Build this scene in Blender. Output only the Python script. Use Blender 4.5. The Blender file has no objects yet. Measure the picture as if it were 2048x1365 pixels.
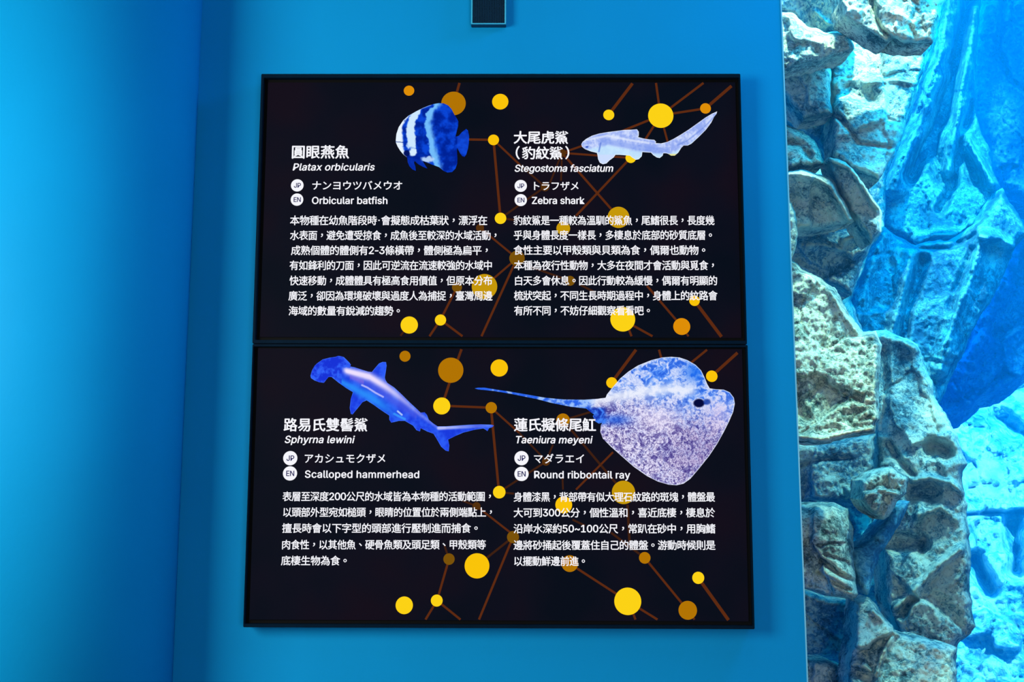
import bpy, bmesh, math, random
import numpy as np
from mathutils import Vector, Matrix, noise
from mathutils.geometry import delaunay_2d_cdt

scene = bpy.context.scene
COL = scene.collection

# ------------------------------------------------------------------ camera
F_PX, PW, PH = 2200.0, 2048.0, 1365.0
CAM = Vector((0.0528, -2.7311, 1.3988))
PITCH, YAW, ROLL = 0.128773, -0.008091, 0.002713
_cp, _sp, _c, _s = math.cos(PITCH), math.sin(PITCH), math.cos(YAW), math.sin(YAW)
FWD = Vector((_s * _cp, _c * _cp, _sp))
_r0 = Vector((_c, -_s, 0.0))
_u0 = _r0.cross(FWD)
RGT = _r0 * math.cos(ROLL) + _u0 * math.sin(ROLL)
UPV = -_r0 * math.sin(ROLL) + _u0 * math.cos(ROLL)
cam_data = bpy.data.cameras.new('camera')
cam = bpy.data.objects.new('camera', cam_data)
COL.objects.link(cam)
cam_data.sensor_width = 36.0
cam_data.lens = 36.0 * F_PX / PW
cam_data.clip_start, cam_data.clip_end = 0.05, 100
cam.matrix_world = Matrix(((RGT.x, UPV.x, -FWD.x, CAM.x), (RGT.y, UPV.y, -FWD.y, CAM.y),
                           (RGT.z, UPV.z, -FWD.z, CAM.z), (0, 0, 0, 1)))
scene.camera = cam

# ------------------------------------------------------------------ view, world, lights
vs = scene.view_settings
vs.view_transform, vs.look, vs.exposure, vs.gamma = 'Standard', 'None', 0.0, 1.0
vs.use_curve_mapping = False
scene.cycles.use_denoising = True
scene.cycles.volume_bounces = 0

world = bpy.data.worlds.new('world')
scene.world = world
world.use_nodes = True
bg = world.node_tree.nodes['Background']
bg.inputs['Color'].default_value = (0.0, 0.33, 0.95, 1)
bg.inputs['Strength'].default_value = 0.85


def aim(o, target):
    o.rotation_euler = (Vector(target) - o.location).to_track_quat('-Z', 'Y').to_euler()


def area(name, loc, target, size, power, color):
    d = bpy.data.lights.new(name, 'AREA')
    d.shape, d.size, d.energy, d.color = 'SQUARE', size, power, color
    o = bpy.data.objects.new(name, d)
    COL.objects.link(o)
    o.location = loc
    aim(o, target)
    return o


def spot(name, loc, target, deg, power, color, radius=0.05, blend=0.5):
    d = bpy.data.lights.new(name, 'SPOT')
    d.spot_size, d.spot_blend, d.energy, d.color, d.shadow_soft_size = math.radians(deg), blend, power, color, radius
    o = bpy.data.objects.new(name, d)
    COL.objects.link(o)
    o.location = loc
    aim(o, target)
    return o


def dapple(o, scale, lo, hi):
    """light broken up by the rippled water surface"""
    d = o.data
    d.use_nodes = True
    t = d.node_tree
    em = t.nodes['Emission']
    tc = t.nodes.new('ShaderNodeTexCoord')
    nz = t.nodes.new('ShaderNodeTexNoise')
    nz.inputs['Scale'].default_value, nz.inputs['Detail'].default_value, nz.inputs['Distortion'].default_value = scale, 2.0, 1.2
    r = t.nodes.new('ShaderNodeMapRange')
    r.inputs['From Min'].default_value, r.inputs['From Max'].default_value = 0.36, 0.62
    r.inputs['To Min'].default_value, r.inputs['To Max'].default_value = lo, hi
    t.links.new(tc.outputs['Normal'], nz.inputs['Vector'])
    t.links.new(nz.outputs['Fac'], r.inputs['Value'])
    t.links.new(r.outputs['Result'], em.inputs['Strength'])


area('room_spot_panel', (-2.25, -2.1, 2.0), (-0.85, 0.0, 1.6), 1.2, 82, (1.0, 1.0, 0.88))
area('room_ceiling_light', (0.4, -1.2, 3.3), (0.4, 0.0, 1.3), 0.8, 5, (0.9, 0.95, 1.0))
area('room_fill_light', (0.9, -3.6, 1.2), (0.5, 0.0, 1.35), 0.9, 38, (0.85, 0.92, 1.0))
area('tank_blue_fill', (1.7, 0.25, 3.5), (1.3, 0.9, 1.4), 1.4, 215, (0.0, 0.48, 0.92))  # added blue fill, stands in for ambient light of the water on near rocks
area('tank_haze_fill', (3.6, 4.6, 4.8), (3.6, 4.6, 0.0), 4.5, 900, (0.0, 0.36, 1.0))  # added blue fill above the far water, brightens its haze
dapple(spot('tank_rock_spot', (1.15, 0.30, 4.6), (1.2, 0.75, 1.6), 80, 820, (0.88, 0.95, 0.64), 0.03, 0.6), 14.0, 0.45, 1.25)
dapple(spot('tank_rock_spot', (1.8, 0.30, 3.05), (0.95, 0.62, 1.1), 48, 165, (0.72, 0.95, 0.74), 0.03, 0.7), 16.0, 0.3, 1.4)  # added low spot, out of view, brightens the pale lower boulders
dapple(spot('tank_slope_light', (4.2, 3.0, 4.6), (3.0, 5.6, 0.8), 60, 4200, (0.9, 0.97, 0.95), 0.05, 0.6), 30.0, 0.25, 1.4)
dapple(spot('tank_column_light', (1.5, 1.0, 4.6), (1.9, 2.4, 1.7), 75, 800, (0.25, 0.9, 0.92), 0.04, 0.7), 12.0, 0.25, 1.3)


# ------------------------------------------------------------------ helpers
def lin(c):
    return tuple(((v / 255.0) / 12.92 if v / 255.0 <= 0.04045 else ((v / 255.0 + 0.055) / 1.055) ** 2.4) for v in c)


def at(px, py, y):
    d = FWD * F_PX + RGT * (px - PW / 2) - UPV * (py - PH / 2)
    return CAM + d * ((y - CAM.y) / d.y)


def tag(o, label=None, cat=None, group=None, kind=None):
    for k, v in (('label', label), ('category', cat), ('group', group), ('kind', kind)):
        if v:
            o[k] = v
    return o


def link(name, me, mat=None, parent=None):
    o = bpy.data.objects.new(name, me)
    COL.objects.link(o)
    if mat:
        me.materials.append(mat)
    if parent:
        o.parent = parent
    return o


def mesh_from(name, verts, faces, mat=None, parent=None, smooth=False):
    me = bpy.data.meshes.new(name)
    me.from_pydata([tuple(v) for v in verts], [], faces)
    if smooth:
        me.polygons.foreach_set('use_smooth', [True] * len(me.polygons))
    me.update()
    return link(name, me, mat, parent)


def bm_obj(name, bm, mat, parent=None, bevel=0.0):
    bmesh.ops.recalc_face_normals(bm, faces=bm.faces)
    if bevel:
        bmesh.ops.bevel(bm, geom=list(bm.edges), offset=bevel, segments=2, affect='EDGES', clamp_overlap=True)
    me = bpy.data.meshes.new(name)
    bm.to_mesh(me)
    bm.free()
    return link(name, me, mat, parent)


def prism(bm, front, depth):
    """front: points (counter-clockwise or not) on a plane; depth: vector of extrusion"""
    a = [bm.verts.new(p) for p in front]
    b = [bm.verts.new(Vector(p) + Vector(depth)) for p in front]
    bm.faces.new(a)
    bm.faces.new(list(reversed(b)))
    n = len(a)
    for i in range(n):
        bm.faces.new((a[i], b[i], b[(i + 1) % n], a[(i + 1) % n]))


def box(bm, x0, x1, y0, y1, z0, z1):
    prism(bm, [(x0, y0, z0), (x1, y0, z0), (x1, y0, z1), (x0, y0, z1)], (0, y1 - y0, 0))


class NT:
    def __init__(self, name):
        self.m = bpy.data.materials.new(name)
        self.m.use_nodes = True
        self.t = self.m.node_tree
        self.t.nodes.clear()

    def n(self, kind, **kw):
        nd = self.t.nodes.new(kind)
        for k, v in kw.items():
            if k.startswith('i_'):
                nd.inputs[k[2:].replace('_', ' ')].default_value = v
            else:
                setattr(nd, k, v)
        return nd

    def l(self, a, b):
        self.t.links.new(a, b)

    def ramp(self, src, stops, interp='LINEAR'):
        r = self.n('ShaderNodeValToRGB')
        r.color_ramp.interpolation = interp
        e = r.color_ramp.elements
        while len(e) < len(stops):
            e.new(0.5)
        for k, (p, c) in enumerate(stops):
            e[k].position = p
            e[k].color = (*c, 1)
        self.l(src, r.inputs['Fac'])
        return r.outputs['Color']


def simple(name, color, rough=0.5, spec=0.5, metal=0.0, noise_amt=0.0, scale=20.0, bump=0.0, bscale=80.0):
    t = NT(name)
    b = t.n('ShaderNodeBsdfPrincipled')
    b.inputs['Base Color'].default_value = (*color, 1)
    b.inputs['Roughness'].default_value = rough
    b.inputs['Specular IOR Level'].default_value = spec
    b.inputs['Metallic'].default_value = metal
    tc = t.n('ShaderNodeTexCoord')
    if noise_amt:
        nz = t.n('ShaderNodeTexNoise', i_Scale=scale, i_Detail=4.0)
        t.l(tc.outputs['Object'], nz.inputs['Vector'])
        c = t.ramp(nz.outputs['Fac'], [(0.3, tuple(v * (1 - noise_amt) for v in color)), (0.7, tuple(v * (1 + noise_amt) for v in color))])
        t.l(c, b.inputs['Base Color'])
    if bump:
        nb = t.n('ShaderNodeTexNoise', i_Scale=bscale, i_Detail=5.0)
        t.l(tc.outputs['Object'], nb.inputs['Vector'])
        bp = t.n('ShaderNodeBump', i_Strength=bump, i_Distance=0.004)
        t.l(nb.outputs['Fac'], bp.inputs['Height'])
        t.l(bp.outputs['Normal'], b.inputs['Normal'])
    o = t.n('ShaderNodeOutputMaterial')
    t.l(b.outputs[0], o.inputs['Surface'])
    return t.m


def glow(name, rgb, strength=1.0):
    t = NT(name)
    e = t.n('ShaderNodeEmission', i_Strength=strength)
    e.inputs['Color'].default_value = (*lin(rgb), 1)
    o = t.n('ShaderNodeOutputMaterial')
    t.l(e.outputs[0], o.inputs['Surface'])
    return t.m


# ------------------------------------------------------------------ materials
M_wall = simple('blue_wall_paint', (0.002, 0.27, 0.59), 0.6, 0.05, 0, 0.03, 3.0, 0.06, 120)
M_floor = simple('dark_floor', (0.03, 0.04, 0.05), 0.4, 0.5, 0, 0.2, 8)
M_ceil = simple('ceiling_paint', (0.05, 0.16, 0.28), 0.8, 0.2, 0, 0.05, 4)
M_trim = simple('edge_trim_metal', (0.16, 0.55, 0.72), 0.35, 0.5, 0.0, 0.03, 30)
M_frame = simple('screen_frame_coating', (0.0008, 0.009, 0.022), 0.6, 0.03, 0.0, 0.1, 30)
M_lip = simple('black_lip', (0.0006, 0.0007, 0.001), 0.7, 0.1, 0, 0.1, 30)
M_spk_rim = simple('speaker_rim', (0.03, 0.42, 0.62), 0.4, 0.4, 0, 0.05, 30)
M_spk_body = simple('speaker_body', (0.004, 0.045, 0.11), 0.5, 0.3, 0, 0.05, 30)
M_text = glow('screen_white', (247, 247, 254))
M_badge = glow('screen_badge_white', (246, 246, 252))
M_badge_ink = glow('screen_badge_ink', (40, 38, 92))
M_line = glow('screen_brown', (92, 42, 18))
M_line2 = glow('screen_brown_dim', (62, 32, 18))
DOTC = {'Y': (252, 210, 22), 'y': (250, 196, 10), 'o': (222, 142, 8), 'd': (178, 116, 4), 'g': (198, 152, 10), 'x': (122, 82, 10), 'z': (84, 48, 14)}
M_dot = {k: glow('screen_dot_' + n, DOTC[k]) for k, n in zip('Yyodgxz', ('bright', 'yellow', 'orange', 'ochre', 'mustard', 'umber', 'faint'))}


def display_material():
    t = NT('screen_dark')
    tc = t.n('ShaderNodeTexCoord')
    nz = t.n('ShaderNodeTexNoise', i_Scale=4.0, i_Detail=2.0)
    t.l(tc.outputs['Object'], nz.inputs['Vector'])
    c = t.ramp(nz.outputs['Fac'], [(0.36, lin((3, 10, 24))), (0.5, lin((10, 11, 26))), (0.66, lin((19, 10, 24)))])
    b = t.n('ShaderNodeBsdfPrincipled')
    b.inputs['Base Color'].default_value = (0.001, 0.001, 0.002, 1)
    b.inputs['Roughness'].default_value = 0.6
    b.inputs['Specular IOR Level'].default_value = 0.03
    t.l(c, b.inputs['Emission Color'])
    b.inputs['Emission Strength'].default_value = 0.8
    o = t.n('ShaderNodeOutputMaterial')
    t.l(b.outputs[0], o.inputs['Surface'])
    return t.m


def picture_material():
    t = NT('screen_picture')
    a = t.n('ShaderNodeAttribute', attribute_name='picture')
    e = t.n('ShaderNodeEmission')
    t.l(a.outputs['Color'], e.inputs['Color'])
    o = t.n('ShaderNodeOutputMaterial')
    t.l(e.outputs[0], o.inputs['Surface'])
    return t.m


M_display, M_pic = display_material(), picture_material()


def pane_material():
    t = NT('acrylic_pane')
    tr = t.n('ShaderNodeBsdfTransparent')
    tr.inputs['Color'].default_value = (0.985, 0.995, 1.0, 1)
    gl = t.n('ShaderNodeBsdfGlossy', i_Roughness=0.02)
    fr = t.n('ShaderNodeFresnel', i_IOR=1.2)
    mx = t.n('ShaderNodeMixShader')
    t.l(fr.outputs[0], mx.inputs[0])
    t.l(tr.outputs[0], mx.inputs[1])
    t.l(gl.outputs[0], mx.inputs[2])
    o = t.n('ShaderNodeOutputMaterial')
    t.l(mx.outputs[0], o.inputs['Surface'])
    return t.m


def water_material():
    t = NT('tank_water')
    ab = t.n('ShaderNodeVolumeAbsorption', i_Density=0.28)
    ab.inputs['Color'].default_value = (0.0, 0.80, 0.97, 1)
    sc = t.n('ShaderNodeVolumeScatter', i_Density=0.09, i_Anisotropy=0.0)
    sc.inputs['Color'].default_value = (0.0, 0.42, 1.0, 1)
    ad = t.n('ShaderNodeAddShader')
    t.l(ab.outputs[0], ad.inputs[0])
    t.l(sc.outputs[0], ad.inputs[1])
    o = t.n('ShaderNodeOutputMaterial')
    t.l(ad.outputs[0], o.inputs['Volume'])
    return t.m


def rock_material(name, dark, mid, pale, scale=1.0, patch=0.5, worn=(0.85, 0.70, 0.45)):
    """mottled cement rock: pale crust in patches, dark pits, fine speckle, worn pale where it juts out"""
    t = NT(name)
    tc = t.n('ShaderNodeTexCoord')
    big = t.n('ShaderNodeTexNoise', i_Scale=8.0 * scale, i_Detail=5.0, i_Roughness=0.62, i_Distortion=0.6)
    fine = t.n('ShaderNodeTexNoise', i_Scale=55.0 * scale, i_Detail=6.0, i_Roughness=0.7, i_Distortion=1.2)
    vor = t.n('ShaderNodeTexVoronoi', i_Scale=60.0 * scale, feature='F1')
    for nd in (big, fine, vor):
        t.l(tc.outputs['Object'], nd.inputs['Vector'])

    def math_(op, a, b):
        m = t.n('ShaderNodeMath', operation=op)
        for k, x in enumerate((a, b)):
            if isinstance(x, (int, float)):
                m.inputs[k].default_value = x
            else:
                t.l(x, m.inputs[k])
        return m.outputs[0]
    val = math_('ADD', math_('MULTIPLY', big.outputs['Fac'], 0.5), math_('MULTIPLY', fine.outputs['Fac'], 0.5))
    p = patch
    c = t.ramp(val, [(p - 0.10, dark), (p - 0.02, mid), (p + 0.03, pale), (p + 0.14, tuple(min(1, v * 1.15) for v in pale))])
    pit = t.ramp(vor.outputs['Distance'], [(0.10, (0.15, 0.16, 0.14)), (0.26, (1, 1, 1))])
    mul = t.n('ShaderNodeMix', data_type='RGBA', blend_type='MULTIPLY')
    mul.inputs['Factor'].default_value = 0.6
    t.l(c, mul.inputs['A'])
    t.l(pit, mul.inputs['B'])
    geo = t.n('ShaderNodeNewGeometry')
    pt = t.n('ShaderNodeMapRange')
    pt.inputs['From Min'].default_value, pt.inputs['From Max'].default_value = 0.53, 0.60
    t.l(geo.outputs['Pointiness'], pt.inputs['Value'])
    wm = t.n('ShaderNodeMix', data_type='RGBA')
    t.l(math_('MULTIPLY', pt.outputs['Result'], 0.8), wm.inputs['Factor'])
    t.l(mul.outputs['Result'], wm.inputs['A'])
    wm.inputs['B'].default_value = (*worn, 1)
    b = t.n('ShaderNodeBsdfPrincipled')
    b.inputs['Roughness'].default_value = 0.9
    b.inputs['Specular IOR Level'].default_value = 0.1
    t.l(wm.outputs['Result'], b.inputs['Base Color'])
    bp = t.n('ShaderNodeBump', i_Strength=1.0, i_Distance=0.02 / scale)
    t.l(val, bp.inputs['Height'])
    t.l(bp.outputs['Normal'], b.inputs['Normal'])
    o = t.n('ShaderNodeOutputMaterial')
    t.l(b.outputs[0], o.inputs['Surface'])
    return t.m


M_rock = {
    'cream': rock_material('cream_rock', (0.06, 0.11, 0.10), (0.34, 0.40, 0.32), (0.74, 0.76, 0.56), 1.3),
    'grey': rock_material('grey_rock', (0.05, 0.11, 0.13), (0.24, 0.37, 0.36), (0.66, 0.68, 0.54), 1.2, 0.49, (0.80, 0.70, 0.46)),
    'shade': rock_material('shaded_rock', (0.04, 0.12, 0.16), (0.14, 0.30, 0.36), (0.50, 0.58, 0.48), 1.1, 0.51, (0.74, 0.66, 0.44)),  # rock for the shaded faces, shade put into darker, bluer colours
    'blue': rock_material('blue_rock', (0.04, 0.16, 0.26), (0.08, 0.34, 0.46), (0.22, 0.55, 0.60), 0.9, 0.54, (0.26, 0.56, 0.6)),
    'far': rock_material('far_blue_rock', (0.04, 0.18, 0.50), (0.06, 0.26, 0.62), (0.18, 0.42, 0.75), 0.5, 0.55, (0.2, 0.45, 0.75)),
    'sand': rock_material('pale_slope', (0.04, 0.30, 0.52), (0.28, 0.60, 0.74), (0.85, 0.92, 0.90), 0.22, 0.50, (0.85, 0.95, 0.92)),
}

# ------------------------------------------------------------------ room shell
WY = 0.05                      # front face of the back wall
ZT, ZB = 3.4, 0.0


def on_line(p, q, z):
    k = (z - p.z) / (q.z - p.z)
    return p + (q - p) * k


ct, cb = at(405, 0, WY), at(345, 1365, WY)
et, eb = at(1561, 0, WY), at(1614, 1365, WY)
c_top, c_bot, e_top, e_bot = on_line(ct, cb, ZT), on_line(ct, cb, ZB), on_line(et, eb, ZT), on_line(et, eb, ZB)
bm = bmesh.new()
prism(bm, [c_bot, e_bot, e_top, c_top], (0, 0.06, 0))
tag(bm_obj('wall_back', bm, M_wall), kind='structure')
# the rounded wall that bulges out of the corner
RC, off = 0.31, 0.09
bm = bmesh.new()
a0 = math.asin(off / RC)
ring = []
for k in range(97):
    t = a0 - (math.pi + 2 * a0) * k / 96
    ring.append((RC * math.cos(t) - RC * math.cos(a0), RC * math.sin(t) - off))
lo_r = [bm.verts.new((c_bot.x + x, WY + y, ZB)) for x, y in ring]
hi_r = [bm.verts.new((c_top.x + x, WY + y, ZT)) for x, y in ring]
for k in range(96):
    f = bm.faces.new((lo_r[k], hi_r[k], hi_r[k + 1], lo_r[k + 1]))
    f.smooth = True
bm.faces.new((lo_r[0], lo_r[-1], hi_r[-1], hi_r[0]))
bm.faces.new(hi_r)
bm.faces.new(list(reversed(lo_r)))
tag(bm_obj('wall_left', bm, M_wall), kind='structure')
bm = bmesh.new()
box(bm, -4.2, 5.5, -5.6, -5.5, 0.0, ZT)
tag(bm_obj('wall_front', bm, M_ceil), kind='structure')
bm = bmesh.new()
box(bm, 5.5, 5.6, -5.5, WY + 0.06, 0.0, ZT)
tag(bm_obj('wall_right', bm, M_ceil), kind='structure')
bm = bmesh.new()
box(bm, -4.2, -4.1, -5.5, WY, 0.0, ZT)
box(bm, -4.2, c_bot.x - 0.8, WY, WY + 0.06, 0.0, ZT)
tag(bm_obj('wall_side', bm, M_wall), kind='structure')
bm = bmesh.new()
box(bm, -4.2, 5.5, -5.5, WY + 0.06, -0.08, 0.0)
tag(bm_obj('floor', bm, M_floor), kind='structure')
bm = bmesh.new()
box(bm, -4.2, 5.5, -5.5, WY + 0.06, ZT, ZT + 0.08)
tag(bm_obj('ceiling', bm, M_ceil), kind='structure')
# bright bead along the free edge of the wall
bm = bmesh.new()
w = Vector((0.0026, 0, 0))
prism(bm, [e_bot - w * 0.2 + Vector((0, -0.002, 0)), e_bot + w + Vector((0, -0.002, 0)), e_top + w + Vector((0, -0.002, 0)), e_top - w * 0.2 + Vector((0, -0.002, 0))], (0, 0.062, 0))
tag(bm_obj('trim_1', bm, M_trim), kind='structure')
# the viewing window
bm = bmesh.new()
box(bm, 0.66, 5.5, WY + 0.061, WY + 0.10, 0.0, ZT)
tag(bm_obj('window_1', bm, pane_material()), kind='structure')
# water
bm = bmesh.new()
box(bm, -0.4, 9.0, WY + 0.105, 9.0, -2.0, 4.0)
tag(bm_obj('water', bm, water_material()), kind='structure')
bm = bmesh.new()
box(bm, -1.0, 9.2, 8.3, 8.6, -2.0, 4.2)
tag(bm_obj('wall_tank', bm, simple('tank_wall_blue', (0.01, 0.22, 0.80), 0.8, 0.1, 0, 0.1, 2)), kind='structure')

# ------------------------------------------------------------------ rocks of the tank


def inside_mask(poly, pts):
    x, y = pts[:, 0], pts[:, 1]
    ins = np.zeros(len(pts), bool)
    n = len(poly)
    for i in range(n):
        x0, y0 = poly[i]
        x1, y1 = poly[(i + 1) % n]
        if y0 == y1:
            continue
        c = ((y0 > y) != (y1 > y)) & (x < (x1 - x0) * (y - y0) / (y1 - y0) + x0)
        ins ^= c
    return ins


def edge_dist(poly, pts):
    d = np.full(len(pts), 1e9)
    n = len(poly)
    for i in range(n):
        a, b = np.array(poly[i], float), np.array(poly[(i + 1) % n], float)
        ab = b - a
        k = np.clip(((pts - a) @ ab) / max(ab @ ab, 1e-9), 0, 1)
        d = np.minimum(d, np.hypot(*(pts - a - k[:, None] * ab).T))
    return d


def densify(poly, step, rough=0.0, seed=0):
    out = []
    n = len(poly)
    for i in range(n):
        a, b = np.array(poly[i], float), np.array(poly[(i + 1) % n], float)
        m = max(1, int(np.hypot(*(b - a)) / step))
        nrm = np.array((-(b - a)[1], (b - a)[0])) / max(np.hypot(*(b - a)), 1e-6)
        for k in range(m):
            p = a + (b - a) * k / m
            if rough:
                p = p + nrm * rough * noise.fractal(Vector((p[0] * .045, p[1] * .045, seed * 3.1)), 0.7, 2.0, 4)
            out.append((float(p[0]), float(p[1])))
    return out


def triangulate(poly, step, seed=1):
    rng = np.random.RandomState(seed)
    P = np.array(poly)
    x0, y0 = P.min(0)
    x1, y1 = P.max(0)
    gx, gy = np.meshgrid(np.arange(x0, x1, step), np.arange(y0, y1, step * 0.87))
    gx = gx + (np.arange(gx.shape[0]) % 2)[:, None] * step / 2
    pts = np.stack([gx.ravel(), gy.ravel()], 1) + rng.uniform(-.12, .12, (gx.size, 2)) * step
    pts = pts[inside_mask(poly, pts)]
    pts = pts[edge_dist(poly, pts) > step * 0.45]
    n = len(poly)
    vs_ = [Vector(p) for p in poly] + [Vector(p) for p in pts]
    r = delaunay_2d_cdt(vs_, [(i, (i + 1) % n) for i in range(n)], [], 1, 1e-4)
    V = np.array([tuple(v) for v in r[0]])
    return V, [tuple(f) for f in r[2]], n


def poly_dist(pts, line):
    d = np.full(len(pts), 1e9)
    for a, b in zip(line[:-1], line[1:]):
        a, b = np.array(a, float), np.array(b, float)
        ab = b - a
        k = np.clip(((pts - a) @ ab) / max(ab @ ab, 1e-9), 0, 1)
        d = np.minimum(d, np.hypot(*(pts - a - k[:, None] * ab).T))
    return d


def rock(outline, depth, mat, label, tilt=(0, 0), ridges=(), bulge=0.08, edge=14, rough=0.012, step=3.4, seed=1, back=0.10, orough=3.0, group=None, cell=80, slope=0.5, crack=0.012, fsize=2.2):
    """a boulder of broken rock: a rounded rim, flat tilted breaks with cracks between them, ridges and clefts along given lines, fine roughness; sides and back closed"""
    poly = densify(outline, step * 1.2, orough, seed)
    V, T, _ = triangulate(poly, step, seed)
    e = edge_dist(poly, V)
    s = (depth - CAM.y) / F_PX                       # metres per pixel there
    c0 = V.mean(0)
    u, v = (V[:, 0] - c0[0]) * s, -(V[:, 1] - c0[1]) * s
    rng = np.random.RandomState(seed * 13 + 1)
    k = np.clip(e / edge, 0, 1)
    h = bulge * np.sqrt(np.clip(1 - (1 - k) ** 2, 0, 1))
    # flat breaks: every cell of a warped cell pattern has its own plane
    x0, y0 = V.min(0)
    x1, y1 = V.max(0)
    nx, ny = max(1, int((x1 - x0) / cell)), max(1, int((y1 - y0) / cell))
    seeds = np.array([(x0 + (i + rng.uniform(.1, .9)) * (x1 - x0) / nx, y0 + (j + rng.uniform(.1, .9)) * (y1 - y0) / ny) for i in range(nx) for j in range(ny)])
    warp = np.array([noise.noise_vector(Vector((p[0] * .03, p[1] * .03, seed * 1.7)))[:2] for p in V]) * 10
    D = np.hypot(*(V[:, None, :] + warp[:, None, :] - seeds[None]).transpose(2, 0, 1))
    o = np.argsort(D, 1)[:, :2]
    d1 = np.take_along_axis(D, o[:, :1], 1)[:, 0]
    ga = rng.uniform(0, 6.283, len(seeds))
    gm = rng.uniform(0.3, 1.0, len(seeds)) * slope
    off = rng.uniform(-.25, .25, len(seeds)) * bulge

    def plane(i):
        return off[i] + gm[i] * (np.cos(ga[i]) * (V[:, 0] - seeds[i, 0]) - np.sin(ga[i]) * (V[:, 1] - seeds[i, 1])) * s
    p1 = plane(o[:, 0])
    if len(seeds) > 1:
        d2 = np.take_along_axis(D, o[:, 1:2], 1)[:, 0]
        w = np.clip((d2 - d1) / 9.0, 0, 1)
        p2 = plane(o[:, 1])
        p1 = p1 * (0.5 + 0.5 * w) + p2 * (0.5 - 0.5 * w)
        p1 = p1 - crack * np.clip(1 - (d2 - d1) / 5.0, 0, 1)
    h = h + p1 * np.clip(e / 8, 0, 1)
    for line, hh, wd in ridges:
        wv = np.array([noise.noise(Vector((p[0] * .022, p[1] * .022, seed * 2.9 + hh * 50))) for p in V]) * wd * 0.35
        h = h + hh * np.clip(1 - np.abs(poly_dist(V, line) + wv) / wd, 0, 1)
    w3 = [Vector((uu * fsize * 2, vv * fsize * 2, seed * 7.3)) for uu, vv in zip(u, v)]
    nz = np.array([noise.fractal(p, 0.9, 2.1, 3) for p in w3])
    nr = np.array([noise.ridged_multi_fractal(p * 3.1, 0.9, 2.1, 4, 1.0, 2.0) for p in w3])
    fi = np.array([noise.fractal(p * 14.0, 0.6, 2.0, 3) for p in w3])
    amp = np.clip(e / 10, 0.15, 1)
    h = h + rough * amp * (1.2 * nz + 0.6 * (nr - 1.0) + 0.5 * fi)
    yy = depth - h - tilt[0] * u - tilt[1] * v
    verts = [at(p[0], p[1], y) for p, y in zip(V, yy)]
    faces = []
    edges = {}
    for f in T:
        a, b, c = (V[i] for i in f[:3])
        if (b[0] - a[0]) * (c[1] - a[1]) - (b[1] - a[1]) * (c[0] - a[0]) > 0:
            f = tuple(reversed(f))
        faces.append(f)
        for i in range(len(f)):
            edges[(f[i], f[(i + 1) % len(f)])] = 1
    rim = {a: b for (a, b) in edges if (b, a) not in edges}
    back_of = {}
    for a in rim:
        q = verts[a]
        back_of[a] = len(verts)
        verts.append(Vector((q.x, q.y + back, q.z)))
    for a, b in rim.items():
        faces.append((b, a, back_of[a], back_of[b]))
    loop, st = [], next(iter(rim))
    cur = st
    while True:
        loop.append(back_of[cur])
        cur = rim.get(cur)
        if cur is None or cur == st or len(loop) > len(rim):
            break
    faces.append(tuple(loop))
    ob = mesh_from('rock', verts, faces, mat, smooth=True)
    tag(ob, label, 'rock', group)
    return ob


G_UP, G_LOW, G_FAR = 'rocks of the upper cliff', 'rocks of the lower outcrop', 'blue rocks standing further back'
LIT, SHADE = (0, -0.75), (0, 0.25)
# backing cliff behind the near boulders
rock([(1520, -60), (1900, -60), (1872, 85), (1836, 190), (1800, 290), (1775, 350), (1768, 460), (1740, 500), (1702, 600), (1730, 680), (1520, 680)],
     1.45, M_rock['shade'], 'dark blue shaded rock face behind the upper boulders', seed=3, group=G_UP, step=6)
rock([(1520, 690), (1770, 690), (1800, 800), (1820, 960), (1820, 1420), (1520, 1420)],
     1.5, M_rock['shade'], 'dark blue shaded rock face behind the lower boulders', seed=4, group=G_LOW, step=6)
# upper cliff
rock([(1520, -60), (1684, -60), (1686, 30), (1716, 48), (1702, 60), (1660, 58), (1640, 66), (1600, 60), (1580, 30), (1566, 22), (1520, 20)],  # shaded upper part of the cliff, split off and given the darker shade colours
     0.78, M_rock['shade'], 'dark shaded rock face at the very top beside the blue wall edge', tilt=SHADE, seed=10, group=G_UP,
     ridges=[([(1630, 22), (1655, 48), (1690, 62)], .03, 8)])
rock([(1520, 18), (1566, 24), (1590, 28), (1612, 52), (1650, 64), (1700, 62), (1704, 82), (1708, 97), (1698, 108), (1666, 115), (1600, 132), (1566, 140), (1520, 140)],
     0.60, M_rock['cream'], 'pale crusty boulder beside the blue wall edge, the topmost pale one there', tilt=(0, -0.85), seed=11, rough=0.022, group=G_UP, cell=50)
rock([(1676, -60), (1905, -60), (1889, 0), (1878, 40), (1866, 86), (1830, 86), (1800, 84), (1789, 78), (1774, 83), (1727, 57), (1716, 47), (1686, 31)],
     0.46, M_rock['cream'], 'tan cracked boulder overhanging at the top beside the blue stone column', tilt=(0, -0.45), seed=12, rough=0.016, group=G_UP, cell=55,
     ridges=[([(1742, -20), (1748, 30), (1762, 60), (1782, 74)], -.06, 9), ([(1690, 30), (1730, 56), (1776, 80)], .02, 8), ([(1830, 20), (1820, 50), (1830, 76)], -.02, 7), ([(1770, 20), (1800, 30), (1826, 46)], .02, 12)])
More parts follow.
